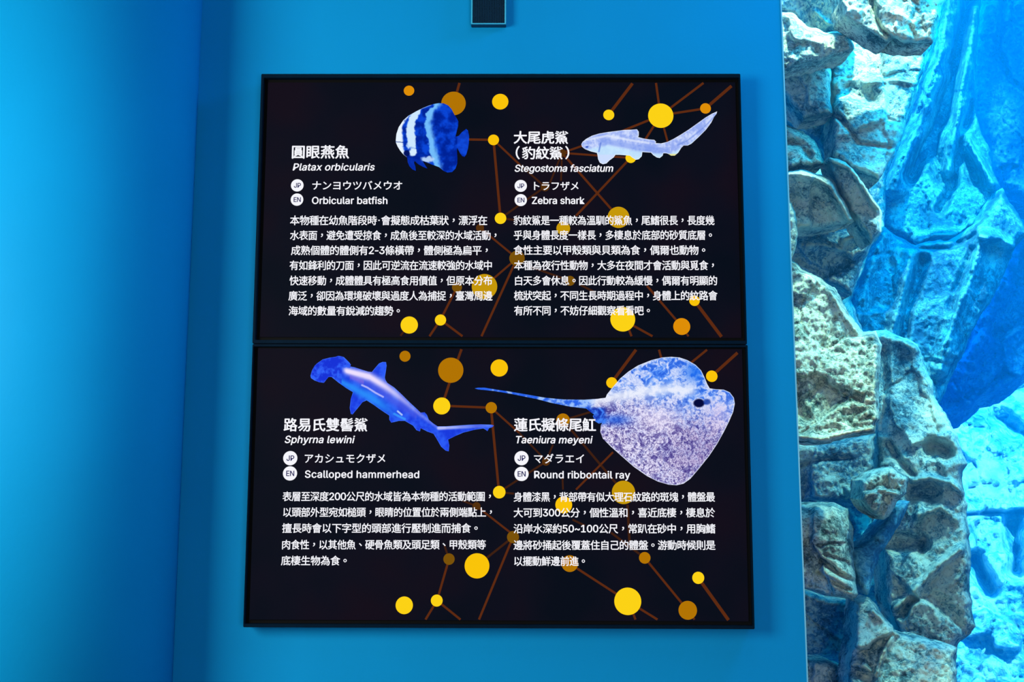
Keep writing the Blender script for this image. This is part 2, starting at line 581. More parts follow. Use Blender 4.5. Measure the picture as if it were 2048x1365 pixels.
rock([(1664, 122), (1700, 100), (1708, 76), (1720, 62), (1775, 84), (1800, 94), (1812, 80), (1866, 84), (1833, 178), (1800, 284), (1757, 362), (1700, 338), (1664, 312)],
     0.80, M_rock['grey'], 'large broad grey-green slab below the top overhang', tilt=(0.15, -0.50), seed=13, group=G_UP, cell=90, slope=.3,
     ridges=[([(1668, 190), (1700, 175), (1745, 200)], -.05, 22), ([(1735, 166), (1790, 160), (1834, 168)], .025, 8), ([(1676, 232), (1700, 260), (1716, 286), (1795, 297)], -.04, 8), ([(1712, 60), (1716, 90), (1740, 96)], -.08, 26)])
rock([(1520, 142), (1600, 136), (1663, 122), (1660, 205), (1666, 228), (1640, 236), (1607, 241), (1572, 196), (1520, 150)],
     0.80, M_rock['grey'], 'grey-green rock face under the topmost pale crusty boulder', tilt=(0.1, -0.35), seed=14, group=G_UP, cell=70, slope=.35)
rock([(1520, 160), (1572, 199), (1607, 243), (1664, 230), (1664, 310), (1648, 326), (1628, 281), (1572, 246), (1520, 238)],
     1.02, M_rock['shade'], 'dark wedge of rock between the grey-green faces and the crusty ledge', tilt=SHADE, seed=15, group=G_UP, cell=60,
     ridges=[([(1650, 240), (1660, 270), (1656, 300)], .04, 8)])
rock([(1520, 240), (1572, 249), (1600, 262), (1628, 281), (1640, 300), (1648, 328), (1620, 336), (1599, 334), (1572, 344), (1520, 346)],
     0.70, M_rock['cream'], 'pale crusty ledge under the dark wedge of rock', tilt=(0, -0.65), seed=16, rough=0.022, group=G_UP, cell=40,
     ridges=[([(1570, 282), (1600, 290), (1620, 310)], -.05, 12)])
rock([(1520, 344), (1572, 343), (1605, 340), (1640, 350), (1666, 360), (1687, 400), (1700, 428), (1709, 443), (1680, 452), (1600, 462), (1520, 462)],
     0.62, M_rock['grey'], 'arched boulder with a cream rim and a blue hollow face', tilt=(0, 0.2), seed=17, group=G_UP, slope=.25,
     ridges=[([(1570, 346), (1630, 354), (1660, 372), (1684, 410), (1704, 440)], .06, 13), ([(1590, 400), (1640, 410), (1660, 440)], -.04, 40)])
rock([(1656, 314), (1692, 325), (1716, 349), (1745, 398), (1764, 420), (1764, 462), (1742, 488), (1712, 448), (1690, 402), (1668, 358)],
     0.62, M_rock['grey'], 'narrow slanting boulder with a thin cream ridge', tilt=(0.4, 0.3), seed=18, group=G_UP, slope=.2,
     ridges=[([(1662, 318), (1700, 336), (1724, 370), (1756, 418)], .06, 9)])
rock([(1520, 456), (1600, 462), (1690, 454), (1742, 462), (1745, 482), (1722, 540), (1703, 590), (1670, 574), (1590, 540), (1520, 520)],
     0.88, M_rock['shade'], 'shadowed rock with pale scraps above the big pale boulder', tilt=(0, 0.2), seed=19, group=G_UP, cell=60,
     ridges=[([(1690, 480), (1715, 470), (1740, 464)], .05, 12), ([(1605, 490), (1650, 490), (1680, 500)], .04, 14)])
rock([(1520, 360), (1574, 392), (1592, 424), (1596, 470), (1588, 508), (1582, 522), (1520, 524)],
     0.50, M_rock['cream'], 'slim pale stone against the blue wall edge, above the big pale boulder', tilt=(0.3, -0.4), seed=20, group=G_UP, cell=50)
# lower outcrop
rock([(1520, 500), (1580, 515), (1605, 540), (1626, 548), (1668, 575), (1680, 592), (1698, 630), (1726, 663), (1752, 662), (1762, 690), (1759, 760), (1758, 840), (1750, 868), (1700, 873), (1650, 890), (1600, 886), (1520, 880)],
     0.42, M_rock['cream'], 'big pale boulder with a square right side, against the blue wall edge', tilt=(0, -0.6), seed=21, rough=0.016, group=G_LOW, step=3.0, slope=.3, cell=90,
     ridges=[([(1640, 700), (1660, 670), (1668, 640)], -.02, 10), ([(1620, 800), (1650, 760), (1660, 770), (1720, 800)], -.03, 12), ([(1560, 872), (1600, 874), (1650, 880), (1700, 866), (1750, 858)], .035, 9),
             ([(1660, 585), (1690, 630), (1712, 664)], .02, 8), ([(1590, 770), (1604, 830)], -.04, 22)])
rock([(1730, 664), (1770, 660), (1800, 672), (1836, 688), (1840, 702), (1862, 758), (1872, 800), (1894, 832), (1914, 870), (1926, 908), (1937, 928), (1928, 944), (1924, 956), (1932, 1000), (1938, 1060), (1942, 1120), (1940, 1180), (1944, 1220), (1954, 1256), (1935, 1272), (1916, 1290), (1912, 1330), (1912, 1420), (1790, 1420), (1800, 1280), (1770, 1200), (1760, 1000), (1752, 860)],
     0.86, M_rock['grey'], 'tall blue-grey pillar of rock in front of the bright slope', tilt=(0.3, -0.32), bulge=0.10, edge=20, seed=22, group=G_LOW, cell=85, slope=.42,
     ridges=[([(1765, 674), (1800, 682), (1836, 700)], .04, 10), ([(1768, 700), (1770, 780), (1762, 860)], -.05, 14), ([(1868, 892), (1892, 902)], -.12, 24), ([(1778, 890), (1800, 925), (1830, 952)], -.06, 11),
             ([(1830, 962), (1860, 956), (1900, 966), (1930, 990)], .05, 12), ([(1830, 985), (1860, 985)], -.08, 26), ([(1780, 1226), (1830, 1180), (1880, 1130), (1920, 1100)], .05, 14), ([(1800, 1090), (1840, 1088)], -.09, 26),
             ([(1836, 1030), (1880, 1014), (1912, 1040)], .03, 10), ([(1838, 1010), (1836, 1040)], .05, 16)])
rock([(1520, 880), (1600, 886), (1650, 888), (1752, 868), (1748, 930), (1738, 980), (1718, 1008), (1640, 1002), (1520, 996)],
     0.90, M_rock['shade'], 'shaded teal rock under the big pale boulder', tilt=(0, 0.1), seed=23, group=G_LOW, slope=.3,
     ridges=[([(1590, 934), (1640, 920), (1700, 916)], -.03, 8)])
rock([(1520, 1008), (1600, 1008), (1660, 1004), (1696, 1018), (1708, 1060), (1707, 1110), (1712, 1160), (1716, 1190), (1705, 1201), (1660, 1192), (1608, 1176), (1520, 1170)],
     0.50, M_rock['cream'], 'pale speckled rounded boulder, the lower one against the blue wall edge', tilt=(0, -0.62), bulge=.12, edge=40, seed=24, group=G_LOW, slope=.15, step=3.0,
     ridges=[([(1644, 1122), (1676, 1148), (1714, 1166)], -.05, 8), ([(1636, 1146), (1670, 1166), (1700, 1182)], -.03, 6), ([(1650, 1110), (1690, 1124), (1708, 1140)], -.02, 6)])
rock([(1722, 960), (1748, 944), (1784, 932), (1800, 946), (1818, 954), (1812, 985), (1796, 1006), (1778, 1034), (1768, 1040), (1738, 1022), (1720, 1000)],
     0.54, M_rock['cream'], 'small tan angular stone between the pale boulders and the pillar', tilt=(0, -0.4), seed=25, rough=0.02, group=G_LOW, step=2.6, cell=36,
     ridges=[([(1722, 998), (1760, 980), (1800, 990)], .03, 9)])
rock([(1700, 1100), (1740, 1080), (1790, 1010), (1812, 1000), (1822, 1004), (1800, 1050), (1760, 1110), (1735, 1190), (1722, 1182), (1712, 1150)],
     0.56, M_rock['blue'], 'smooth cyan sliver of rock beside the speckled boulder', tilt=(-0.3, -0.5), bulge=0.05, rough=0.006, seed=26, group=G_LOW, slope=.2)
rock([(1520, 1176), (1608, 1180), (1660, 1196), (1708, 1204), (1706, 1260), (1696, 1330), (1660, 1322), (1614, 1318), (1520, 1310)],
     0.84, M_rock['shade'], 'dark shaded rock under the speckled boulder', tilt=(0, 0.5), seed=27, group=G_LOW, slope=.25)
rock([(1520, 1318), (1614, 1318), (1660, 1324), (1692, 1336), (1692, 1420), (1520, 1420)],
     0.60, M_rock['grey'], 'grey-green boulder cut by the bottom edge beside the blue wall', tilt=(0, -0.5), seed=28, group=G_LOW, cell=60)
rock([(1712, 1204), (1740, 1196), (1790, 1262), (1800, 1268), (1860, 1280), (1912, 1296), (1912, 1420), (1694, 1420), (1698, 1330), (1706, 1270)],
     0.42, M_rock['grey'], 'broad teal-grey slab at the bottom in front of the pillar', tilt=(0.1, -0.55), seed=29, group=G_LOW, cell=80, slope=.35,
     ridges=[([(1788, 1270), (1770, 1300), (1752, 1350)], .03, 8), ([(1745, 1224), (1780, 1250), (1796, 1270)], .03, 7), ([(1710, 1345), (1740, 1360)], -.05, 16)])
# tall blue column and its neighbours
rock([(1890, -60), (2010, -60), (1962, 0), (1953, 110), (1948, 215), (1962, 260), (1978, 296), (1990, 350), (2004, 380), (1960, 440), (1900, 480), (1840, 492), (1764, 462), (1764, 375), (1772, 350), (1800, 284), (1834, 178), (1866, 86)],
     2.38, M_rock['blue'], 'tall slanting blue stone column beside the upper cliff', tilt=(0.15, -0.40), bulge=0.12, edge=22, seed=31, rough=0.02, group=G_FAR, slope=.3, cell=110, crack=.02,
     ridges=[([(1905, -40), (1880, 110), (1850, 220), (1815, 300), (1785, 370)], .26, 34), ([(1938, -20), (1912, 140), (1884, 230), (1850, 300), (1820, 350)], -.24, 22), ([(1950, 20), (1926, 150), (1915, 250), (1900, 340)], .18, 20),
             ([(1944, 210), (1918, 290), (1906, 370), (1880, 420)], -.18, 16), ([(1862, 286), (1880, 330), (1880, 370)], -.12, 20), ([(1930, 270), (1958, 320), (1984, 366)], .2, 16), ([(1935, 320), (1950, 360)], -.10, 18),
             ([(1836, 484), (1870, 470), (1920, 470), (1950, 450)], .14, 18)])
rock([(1735, 490), (1764, 455), (1830, 490), (1880, 480), (1920, 486), (1960, 440), (2004, 376), (2060, 470), (2034, 490), (2020, 520), (1990, 590), (1950, 650), (1930, 700), (1900, 760), (1870, 830), (1830, 760), (1690, 700), (1700, 590), (1716, 550)],
     1.85, M_rock['blue'], 'big blue block under the slanting column', tilt=(0.0, -0.25), bulge=0.14, edge=24, seed=32, rough=0.02, group=G_FAR, slope=.3, cell=100, crack=.02,
     ridges=[([(1768, 470), (1740, 540), (1716, 640)], .10, 20), ([(1822, 505), (1802, 600), (1776, 690)], .10, 18), ([(1846, 520), (1820, 600), (1800, 690)], -.12, 18), ([(1960, 490), (1930, 580), (1905, 650), (1880, 740)], .10, 26),
             ([(1960, 472), (2000, 480), (2030, 496)], .10, 18), ([(1945, 500), (1920, 560), (1900, 620)], -.08, 12), ([(1840, 498), (1900, 496), (1950, 470)], -.08, 8)])
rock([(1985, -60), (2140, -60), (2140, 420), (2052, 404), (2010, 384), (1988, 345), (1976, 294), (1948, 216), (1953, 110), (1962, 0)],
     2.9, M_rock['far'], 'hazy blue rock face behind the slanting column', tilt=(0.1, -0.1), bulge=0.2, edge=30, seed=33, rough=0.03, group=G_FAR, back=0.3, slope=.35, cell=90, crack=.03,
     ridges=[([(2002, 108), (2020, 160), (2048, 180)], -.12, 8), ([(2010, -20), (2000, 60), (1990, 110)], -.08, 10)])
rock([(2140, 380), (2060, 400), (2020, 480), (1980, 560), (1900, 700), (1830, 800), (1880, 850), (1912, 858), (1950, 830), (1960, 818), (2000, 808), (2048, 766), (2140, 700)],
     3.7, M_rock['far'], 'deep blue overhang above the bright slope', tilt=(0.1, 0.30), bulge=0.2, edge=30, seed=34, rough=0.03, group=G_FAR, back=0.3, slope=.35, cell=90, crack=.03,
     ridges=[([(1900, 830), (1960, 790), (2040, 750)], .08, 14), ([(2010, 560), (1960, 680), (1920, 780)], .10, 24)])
# bright slope
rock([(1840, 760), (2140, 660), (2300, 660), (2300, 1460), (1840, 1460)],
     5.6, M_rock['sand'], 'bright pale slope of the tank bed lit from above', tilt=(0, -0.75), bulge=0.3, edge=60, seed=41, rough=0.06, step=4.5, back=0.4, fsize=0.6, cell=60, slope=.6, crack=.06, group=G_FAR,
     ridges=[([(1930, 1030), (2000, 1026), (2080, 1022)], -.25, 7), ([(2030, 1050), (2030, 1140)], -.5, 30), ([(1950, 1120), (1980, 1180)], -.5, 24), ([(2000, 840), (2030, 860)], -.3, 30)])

# ------------------------------------------------------------------ information screens
_glyph = {}
try:                                  # Blender's own interface font
    import os
    FONT = bpy.data.fonts.load(os.path.join(bpy.utils.system_resource('DATAFILES'), 'fonts', 'Inter.woff2'))
except Exception:
    FONT = None


CAP = 0.509 if FONT else 0.682        # height of a capital in each font


def text_curve(t):
    cu = bpy.data.curves.new('glyph', 'FONT')
    if FONT and ord(t[0]) < 128:
        cu.font = FONT
    cu.body, cu.resolution_u = t, 3
    return cu



def glyph(ch, offs=0.0):
    key = (ch, offs)
    if key not in _glyph:
        cu = text_curve(ch)
        o = bpy.data.objects.new('glyph', cu)
        COL.objects.link(o)
        me = o.to_mesh()
        vs_ = [(v.co.x, v.co.y) for v in me.vertices]
        fs = [tuple(p.vertices) for p in me.polygons]
        o.to_mesh_clear()
        bpy.data.objects.remove(o)
        bpy.data.curves.remove(cu)
        if offs:                      # heavier strokes
            v0, f0, n0 = vs_, fs, len(vs_)
            vs_, fs = [], []
            for k, (dx, dy) in enumerate(((offs, 0), (-offs, 0), (0, offs * .8), (0, -offs * .8))):
                vs_ += [(x + dx, y + dy) for x, y in v0]
                fs += [tuple(i + k * n0 for i in f) for f in f0]
        _glyph[key] = (vs_, fs)
    return _glyph[key]


ADV = {}


def advance(s):
    """pen positions of a Latin string in em"""
    if s not in ADV:
        def width(t):
            cu = text_curve(t)
            o = bpy.data.objects.new('glyph', cu)
            COL.objects.link(o)
            me = o.to_mesh()
            w_ = max((v.co.x for v in me.vertices), default=0)
            o.to_mesh_clear()
            bpy.data.objects.remove(o)
            bpy.data.curves.remove(cu)
            return w_
        ADV[s] = [width(s[:i] + '|') for i in range(len(s) + 1)]
        b = ADV[s][0]
        ADV[s] = [a - b for a in ADV[s]]
    return ADV[s]


class Sheet:
    """flat lit graphics on a screen plane"""

    def __init__(self):
        self.v, self.f, self.mi, self.mats = [], [], [], []

    def slot(self, m):
        if m not in self.mats:
            self.mats.append(m)
        return self.mats.index(m)

    def add(self, pts, faces, m):
        b = len(self.v)
        self.v += pts
        self.f += [tuple(i + b for i in f) for f in faces]
        self.mi += [self.slot(m)] * len(faces)

    def build(self, name, parent):
        o = mesh_from(name, self.v, self.f, None, parent)
        for m in self.mats:
            o.data.materials.append(m)
        o.data.polygons.foreach_set('material_index', self.mi)
        return o


def place(sh, gl, origin, ex, ez, mat, shear=0.0):
    vs_, fs = gl
    sh.add([origin + ex * (x + shear * y) + ez * y for x, y in vs_], fs, mat)


HALF = {'·': 0.42, '~': 0.62, '-': 0.46, '（': 0.62, '）': 0.62}


def cjk_line(sh, text, x0, x1, yc, hpx, y, mat=None, offs=0.016):
    mat = mat or M_text
    ws = [HALF.get(c, 0.63 if c.isdigit() else 1.0) for c in text]
    a, b = at(x0, yc, y), at(x1, yc, y)
    n = sum(ws)
    cell = (b - a) / n
    s = hpx * (at(x0, yc, y) - at(x0, yc - 1, y)).length / 0.92     # em in metres
    ex, ez = Vector((1, 0, 0)) * s, Vector((0, 0, 1)) * s
    pen = 0.0
    for c, w_ in zip(text, ws):
        mid = a + cell * (pen + w_ / 2)
        gl = glyph(c, offs)
        if gl[0]:
            X = [p[0] for p in gl[0]]
            cx_ = (min(X) + max(X)) / 2
            if c in '，。、·':
                Y = [p[1] for p in gl[0]]
                cy_ = (min(Y) + max(Y)) / 2
            elif c in '-~（）' or c.isdigit():
                cy_ = CAP / 2 if FONT and ord(c) < 128 else 0.36
            else:
                cx_, cy_ = 0.5, 0.38
            k = min(1.0, cell.length / s * 1.04) if w_ == 1.0 else 1.0
            m_ = 0.70 / CAP if ord(c) < 128 else 1.0
            place(sh, gl, mid - ex * (cx_ * k * m_) - ez * (cy_ * m_), ex * k * m_, ez * m_, mat)
        pen += w_


def latin_line(sh, text, x0, x1, yb, cap, y, shear=0.0, mat=None, offs=0.017):
    mat = mat or M_text
    adv = advance(text)
    a, b = at(x0, yb, y), at(x1, yb, y)
    s = cap * (at(x0, yb, y) - at(x0, yb - 1, y)).length / CAP
    k = (b - a).length / (adv[-1] * s)
    kg = 1 + (k - 1) * 0.4                                 # the rest goes between the letters
    ex, ez = Vector((1, 0, 0)) * s, Vector((0, 0, 1)) * s
    for c, p in zip(text, adv):
        if c != ' ':
            place(sh, glyph(c, offs), a + ex * (p * k), ex * kg, ez, mat, shear)


def disc(sh, px, py, r, y, mat, n=40, clip=None):
    c = at(px, py, y)
    R_ = r * (at(px, py, y) - at(px + 1, py, y)).length
    pts = [c + Vector((math.cos(t) * R_, 0, math.sin(t) * R_)) for t in (2 * math.pi * i / n for i in range(n))]
    sh.add(pts, [tuple(range(n))], mat)


def stroke(sh, p, q, wpx, y, mat):
    a, b = np.array(p, float), np.array(q, float)
    d = (b - a) / np.hypot(*(b - a))
    nn = np.array((-d[1], d[0])) * wpx / 2
    sh.add([at(*(k), y) for k in (a - nn, b - nn, b + nn, a + nn)], [(0, 1, 2, 3)], mat)


def picture(name, outline, y, step, shade, parent):
    """a photograph of an animal shown on the screen: cut-out outline, colours per point"""
    poly = densify(outline, 3.0)
    V, T, _ = triangulate(poly, step, 5)
    e = edge_dist(poly, V)
    rgb = np.clip(shade(V, e), 0, 255) / 255.0
    c = np.where(rgb <= 0.04045, rgb / 12.92, ((rgb + 0.055) / 1.055) ** 2.4)
    o = mesh_from(name, [at(p[0], p[1], y) for p in V], T, M_pic, parent)
    at_ = o.data.attributes.new('picture', 'FLOAT_COLOR', 'POINT')
    at_.data.foreach_set('color', np.concatenate([c, np.ones((len(c), 1))], 1).astype(np.float32).ravel())
    return o


def fbm(V, sc, seed, octs=4, dist=0.0):
    out = np.empty(len(V))
    for i, p in enumerate(V):
        q = Vector((p[0] * sc, p[1] * sc, seed))
        if dist:
            q = q + noise.noise_vector(q * 1.3) * dist
        out[i] = noise.fractal(q, 0.8, 2.0, octs)
    return out


def sm(x, a, b):
    t = np.clip((x - a) / (b - a), 0, 1)
    return t * t * (3 - 2 * t)


def mix(a, b, k):
    a = np.broadcast_to(np.array(a, float), (len(k), 3))
    b = np.broadcast_to(np.array(b, float), (len(k), 3))
    return a + (b - a) * k[:, None]


def curve_x(V, pts):
    ys = [p[1] for p in pts]
    xs = [p[0] for p in pts]
    return np.interp(V[:, 1], ys, xs)


def seg_dist(V, pts):
    d = np.full(len(V), 1e9)
    along = np.zeros(len(V))
    tot = 0
    for a, b in zip(pts[:-1], pts[1:]):
        a, b = np.array(a, float), np.array(b, float)
        L = np.hypot(*(b - a))
        k = np.clip(((V - a) @ (b - a)) / (L * L), 0, 1)
        q = np.hypot(*(V - a - k[:, None] * (b - a)).T)
        m = q < d
        d[m] = q[m]
        along[m] = tot + k[m] * L
        tot += L
    return d, along / tot


def cr(pts, ox, oy, k):
    return [(ox + x * k, oy + y * k) for x, y in pts]


K1, K2, K5, K6 = 460 / 2025, 490 / 2048, 480 / 2048, 550 / 2048
BATFISH = cr([(1018, 590), (1025, 520), (1045, 460), (1085, 400), (1130, 360), (1200, 320), (1260, 290), (1310, 270), (1350, 257), (1400, 248), (1440, 250), (1480, 268), (1510, 300), (1530, 340), (1555, 380), (1570, 410), (1568, 450), (1555, 500), (1545, 545), (1575, 535), (1600, 505), (1640, 475), (1655, 490), (1665, 540), (1663, 600), (1655, 650), (1640, 700), (1625, 722), (1605, 715), (1585, 690), (1570, 660), (1560, 640), (1558, 680), (1562, 730), (1560, 780), (1545, 825), (1515, 855), (1475, 860), (1440, 845), (1400, 812), (1340, 790), (1300, 775), (1255, 757), (1275, 790), (1298, 825), (1255, 808), (1215, 785), (1185, 757), (1180, 775), (1192, 805), (1196, 845), (1165, 832), (1140, 805), (1125, 770), (1120, 728), (1090, 705), (1060, 670), (1035, 630)], 560, 150, K1)
ZEBRA = cr([(680, 580), (690, 560), (720, 535), (770, 508), (830, 490), (900, 478), (980, 468), (1040, 460), (1100, 458), (1145, 455), (1160, 475), (1160, 505), (1155, 520), (1200, 532), (1250, 540), (1290, 543), (1305, 560), (1300, 570), (1345, 573), (1400, 560), (1450, 535), (1510, 500), (1580, 455), (1650, 405), (1720, 355), (1770, 325), (1815, 305), (1810, 325), (1790, 350), (1765, 400), (1720, 460), (1660, 520), (1600, 575), (1570, 590), (1535, 590), (1515, 610), (1490, 650), (1460, 675), (1430, 675), (1405, 660), (1390, 655), (1365, 655), (1360, 675), (1335, 695), (1310, 690), (1280, 670), (1262, 650), (1190, 645), (1185, 680), (1160, 705), (1135, 710), (1110, 695), (1085, 675), (1000, 668), (965, 668), (950, 690), (915, 715), (890, 740), (860, 747), (835, 735), (820, 705), (815, 670), (810, 652), (760, 640), (710, 620), (685, 600)], 1000, 150, K2)
HAMMER = cr([(345, 265), (358, 220), (380, 180), (400, 160), (450, 125), (510, 110), (560, 103), (580, 95), (600, 97), (630, 105), (650, 125), (675, 150), (690, 170), (685, 185), (720, 192), (790, 215), (840, 230), (870, 232), (895, 200), (930, 160), (960, 147), (990, 148), (995, 180), (988, 230), (980, 280), (985, 300), (1000, 325), (1060, 365), (1120, 420), (1190, 490), (1260, 555), (1285, 580), (1320, 577), (1340, 600), (1355, 640), (1390, 670), (1430, 697), (1500, 697), (1600, 690), (1700, 683), (1800, 680), (1890, 683), (1910, 690), (1895, 705), (1870, 712), (1855, 738), (1840, 725), (1820, 715), (1750, 725), (1650, 750), (1580, 780), (1520, 810), (1530, 860), (1525, 910), (1500, 905), (1460, 870), (1420, 800), (1395, 760), (1340, 740), (1285, 712), (1280, 740), (1250, 730), (1220, 690), (1150, 650), (1100, 650), (1060, 660), (1035, 665), (1018, 640), (1018, 605), (950, 560), (880, 510), (825, 475), (790, 490), (750, 540), (705, 595), (690, 590), (680, 540), (690, 460), (708, 405), (650, 370), (580, 320), (525, 275), (500, 275), (480, 300), (460, 325), (420, 320), (380, 305), (350, 285)], 540, 690, K5)
RAY = cr([(35, 325), (60, 320), (110, 320), (200, 335), (300, 350), (430, 372), (560, 395), (700, 408), (850, 410), (950, 403), (1010, 395), (1020, 370), (1060, 320), (1120, 250), (1180, 200), (1250, 155), (1350, 115), (1430, 95), (1500, 90), (1560, 95), (1620, 115), (1680, 150), (1720, 190), (1745, 240), (1765, 290), (1785, 325), (1830, 332), (1890, 335), (1935, 355), (1965, 395), (1972, 440), (1960, 500), (1930, 570), (1890, 650), (1840, 740), (1780, 830), (1700, 930), (1640, 1000), (1590, 1035), (1540, 1047), (1480, 1043), (1400, 1020), (1320, 980), (1220, 910), (1140, 840), (1050, 760), (990, 700), (970, 650), (975, 600), (985, 580), (960, 588), (930, 570), (915, 530), (925, 520), (895, 500), (865, 475), (750, 462), (600, 432), (500, 405), (400, 385), (300, 365), (180, 345), (60, 333)], 940, 690, K6)


def shade_batfish(V, e):
    W = (V - np.array((560, 150))) / K1                 # tracing frame
    w = W + np.stack([fbm(W, .02, 3), fbm(W, .02, 9)], 1) * 14
    n1 = fbm(W, .012, 5)
    c = mix((0, 34, 150), (10, 70, 215), sm(n1, -0.5, 0.6))
    face = 1 - sm(w[:, 0] - curve_x(w, [(1150, 340), (1110, 390), (1075, 450), (1080, 520), (1075, 600), (1090, 660), (1120, 720)]), -14, 8)
    c = mix(c, (232, 244, 255), face)
    band = sm(np.abs(w[:, 0] - curve_x(w, [(1205, 320), (1160, 390), (1150, 470), (1160, 560), (1155, 610), (1165, 640), (1150, 690)])), 28, 44)
    c = mix(c, (205, 232, 255), (1 - band) * (1 - sm(w[:, 1], 630, 660)))
    x3 = curve_x(w, [(1360, 265), (1300, 340), (1285, 430), (1300, 520), (1320, 600), (1330, 680), (1345, 720), (1370, 790)])
    dx = w[:, 0] - x3
    b3 = np.where(dx < 0, 1 - sm(-dx, 4, 18), 1 - sm(dx, 18, 75))
    c = mix(c, (120, 196, 255), b3 * 0.95)
    b4 = (1 - sm(np.hypot((w[:, 0] - 1170) / 36, (w[:, 1] - 680) / 40), 0.7, 1.1))
    c = mix(c, (215, 238, 255), b4)
    b5 = (1 - sm(np.hypot((w[:, 0] - 1300) / 70, (w[:, 1] - 745) / 30), 0.5, 1.1))
    c = mix(c, (200, 228, 255), b5 * .9)
    eye = 1 - sm(np.hypot(W[:, 0] - 1115, W[:, 1] - 690), 22, 32)
    c = mix(c, (4, 20, 96), eye)
    mouth = 1 - sm(np.abs(W[:, 1] - 588 - (W[:, 0] - 1018) * 0.1), 2, 5)
    c = mix(c, (20, 60, 150), mouth * (W[:, 0] < 1085))
    fin = (W[:, 1] > 735) & (W[:, 0] < 1300) & (W[:, 1] > 720 + (W[:, 0] - 1120) * 0.27)
    c = mix(c, (6, 44, 165), fin * 0.75)
    rim = (1 - sm(e, 0.3, 1.6)) * (W[:, 0] < 1330) * (W[:, 1] < 400)
    c = mix(c, (200, 225, 255), rim * 0.7)
    tail = (W[:, 0] > 1560) * (1 - sm(np.abs(W[:, 1] - 600), 60, 130))
    return mix(c, (22, 80, 225), tail * .5)


def shade_zebra(V, e):
    W = (V - np.array((1000, 150))) / K2
    n1, n2 = fbm(W, .011, 4), fbm(W, .05, 8)
    d, al = seg_dist(W, [(690, 575), (900, 530), (1100, 570), (1300, 600), (1420, 600), (1560, 540), (1700, 430), (1815, 310)])
    below = W[:, 1] - np.interp(W[:, 0], [680, 900, 1100, 1300, 1420, 1560, 1700, 1815], [575, 530, 570, 600, 600, 540, 430, 310])
    c = mix((150, 172, 242), (205, 218, 255), sm(n1 + n2 * .5, -0.4, 0.6))
    c = mix(c, (120, 150, 236), (1 - sm(np.abs(below - 30), 12, 40)) * .55 * (W[:, 0] > 840) * (W[:, 0] < 1420))
    ridge = 1 - sm(np.abs(below + 22), 4, 14)
    c = mix(c, (228, 236, 255), ridge * .7 * (W[:, 0] < 1250))
    c = mix(c, (196, 232, 255), sm(below, 40, 75) * .85)
    fin = (W[:, 1] > 668) & (W[:, 0] < 970)
    c = mix(c, (206, 220, 255), fin * .8)
    c = mix(c, (40, 80, 190), (1 - sm(np.hypot((W[:, 0] - 727) / 14, (W[:, 1] - 602) / 8), .6, 1.1)))
    c = mix(c, (84, 118, 216), (1 - sm(np.abs(W[:, 0] - 835 + (W[:, 1] - 600) * .2), 3, 10)) * (np.abs(W[:, 1] - 605) < 40) * .7)
    c = mix(c, (240, 246, 255), (1 - sm(e, 0.2, 1.8)) * .8)
    tl = (W[:, 0] > 1480) * (1 - sm(np.abs(below - 14), 3, 12)) * .6
    c = mix(c, (110, 140, 226), tl)
    y = ((W[:, 0] > 1395) & (W[:, 0] < 1475) & (W[:, 1] > 660)) * 0.7
    return mix(c, (236, 226, 120), y)


def shade_hammer(V, e):
    W = (V - np.array((540, 690))) / K5
    n1, n2 = fbm(W, .010, 2), fbm(W, .04, 6)
    xs = [500, 640, 850, 1000, 1120, 1260, 1430]
    top = np.interp(W[:, 0], xs, [190, 192, 235, 325, 420, 555, 697])
    bot = np.interp(W[:, 0], xs, [265, 365, 490, 592, 660, 705, 770])
    t = (W[:, 1] - top) / (bot - top)
    c = mix((26, 58, 222), (44, 92, 246), sm(n1, -.5, .6))
    body = (W[:, 0] > 600) * (W[:, 0] < 1460)
    light = np.exp(-((t - 0.16) / 0.17) ** 2) * sm(W[:, 0], 600, 660) * (1 - 0.75 * sm(W[:, 0], 800, 1400)) * (W[:, 0] < 1500)
    c = mix(c, (238, 224, 255), np.clip(light * 1.1, 0, 1))
    mid = np.exp(-((t - 0.45) / 0.16) ** 2) * sm(W[:, 0], 700, 800) * (W[:, 0] < 1250)
    c = mix(c, (78, 92, 230), mid * .6)
    bel = np.exp(-((t - 0.82) / 0.2) ** 2) * sm(W[:, 0], 500, 600) * (1 - sm(W[:, 0], 900, 1150))
    c = mix(c, (42, 150, 252), bel * .8)
    c = mix(c, (150, 110, 220), np.exp(-((t - .40) / .1) ** 2) * (np.abs(W[:, 0] - 740) < 60) * .5)
    pf = seg_dist(W, [(785, 345), (830, 365), (900, 410), (965, 445)])[0]
    c = mix(c, (196, 196, 255), (1 - sm(pf, 4, 11)) * .85)
    p2 = seg_dist(W, [(1090, 568), (1125, 598)])[0]
    c = mix(c, (190, 214, 255), (1 - sm(p2, 4, 11)) * .9)
    p3 = seg_dist(W, [(1060, 590), (1150, 635)])[0]
    c = mix(c, (60, 160, 255), (1 - sm(p3, 4, 16)) * .8)
    tl = seg_dist(W, [(1440, 712), (1560, 706), (1720, 698), (1880, 690)])[0]
    c = mix(c, (214, 214, 255), (1 - sm(tl, 4, 24)) * .8 * (1 - .7 * sm(W[:, 0], 1450, 1850)))
    hd = (W[:, 0] < 690) & (W[:, 1] < 330) & ((W[:, 0] < 610) | (W[:, 1] < 195))
    c = mix(c, mix((24, 50, 214), (50, 100, 250), sm(n1 + n2 * .6, -.4, .6)), hd * .9)
    rim = (1 - sm(e, .2, 1.5)) * (fbm(W, .03, 12) * .5 + .6)
    c = mix(c, (110, 160, 255), np.clip(rim, 0, 1) * .55)
    return c


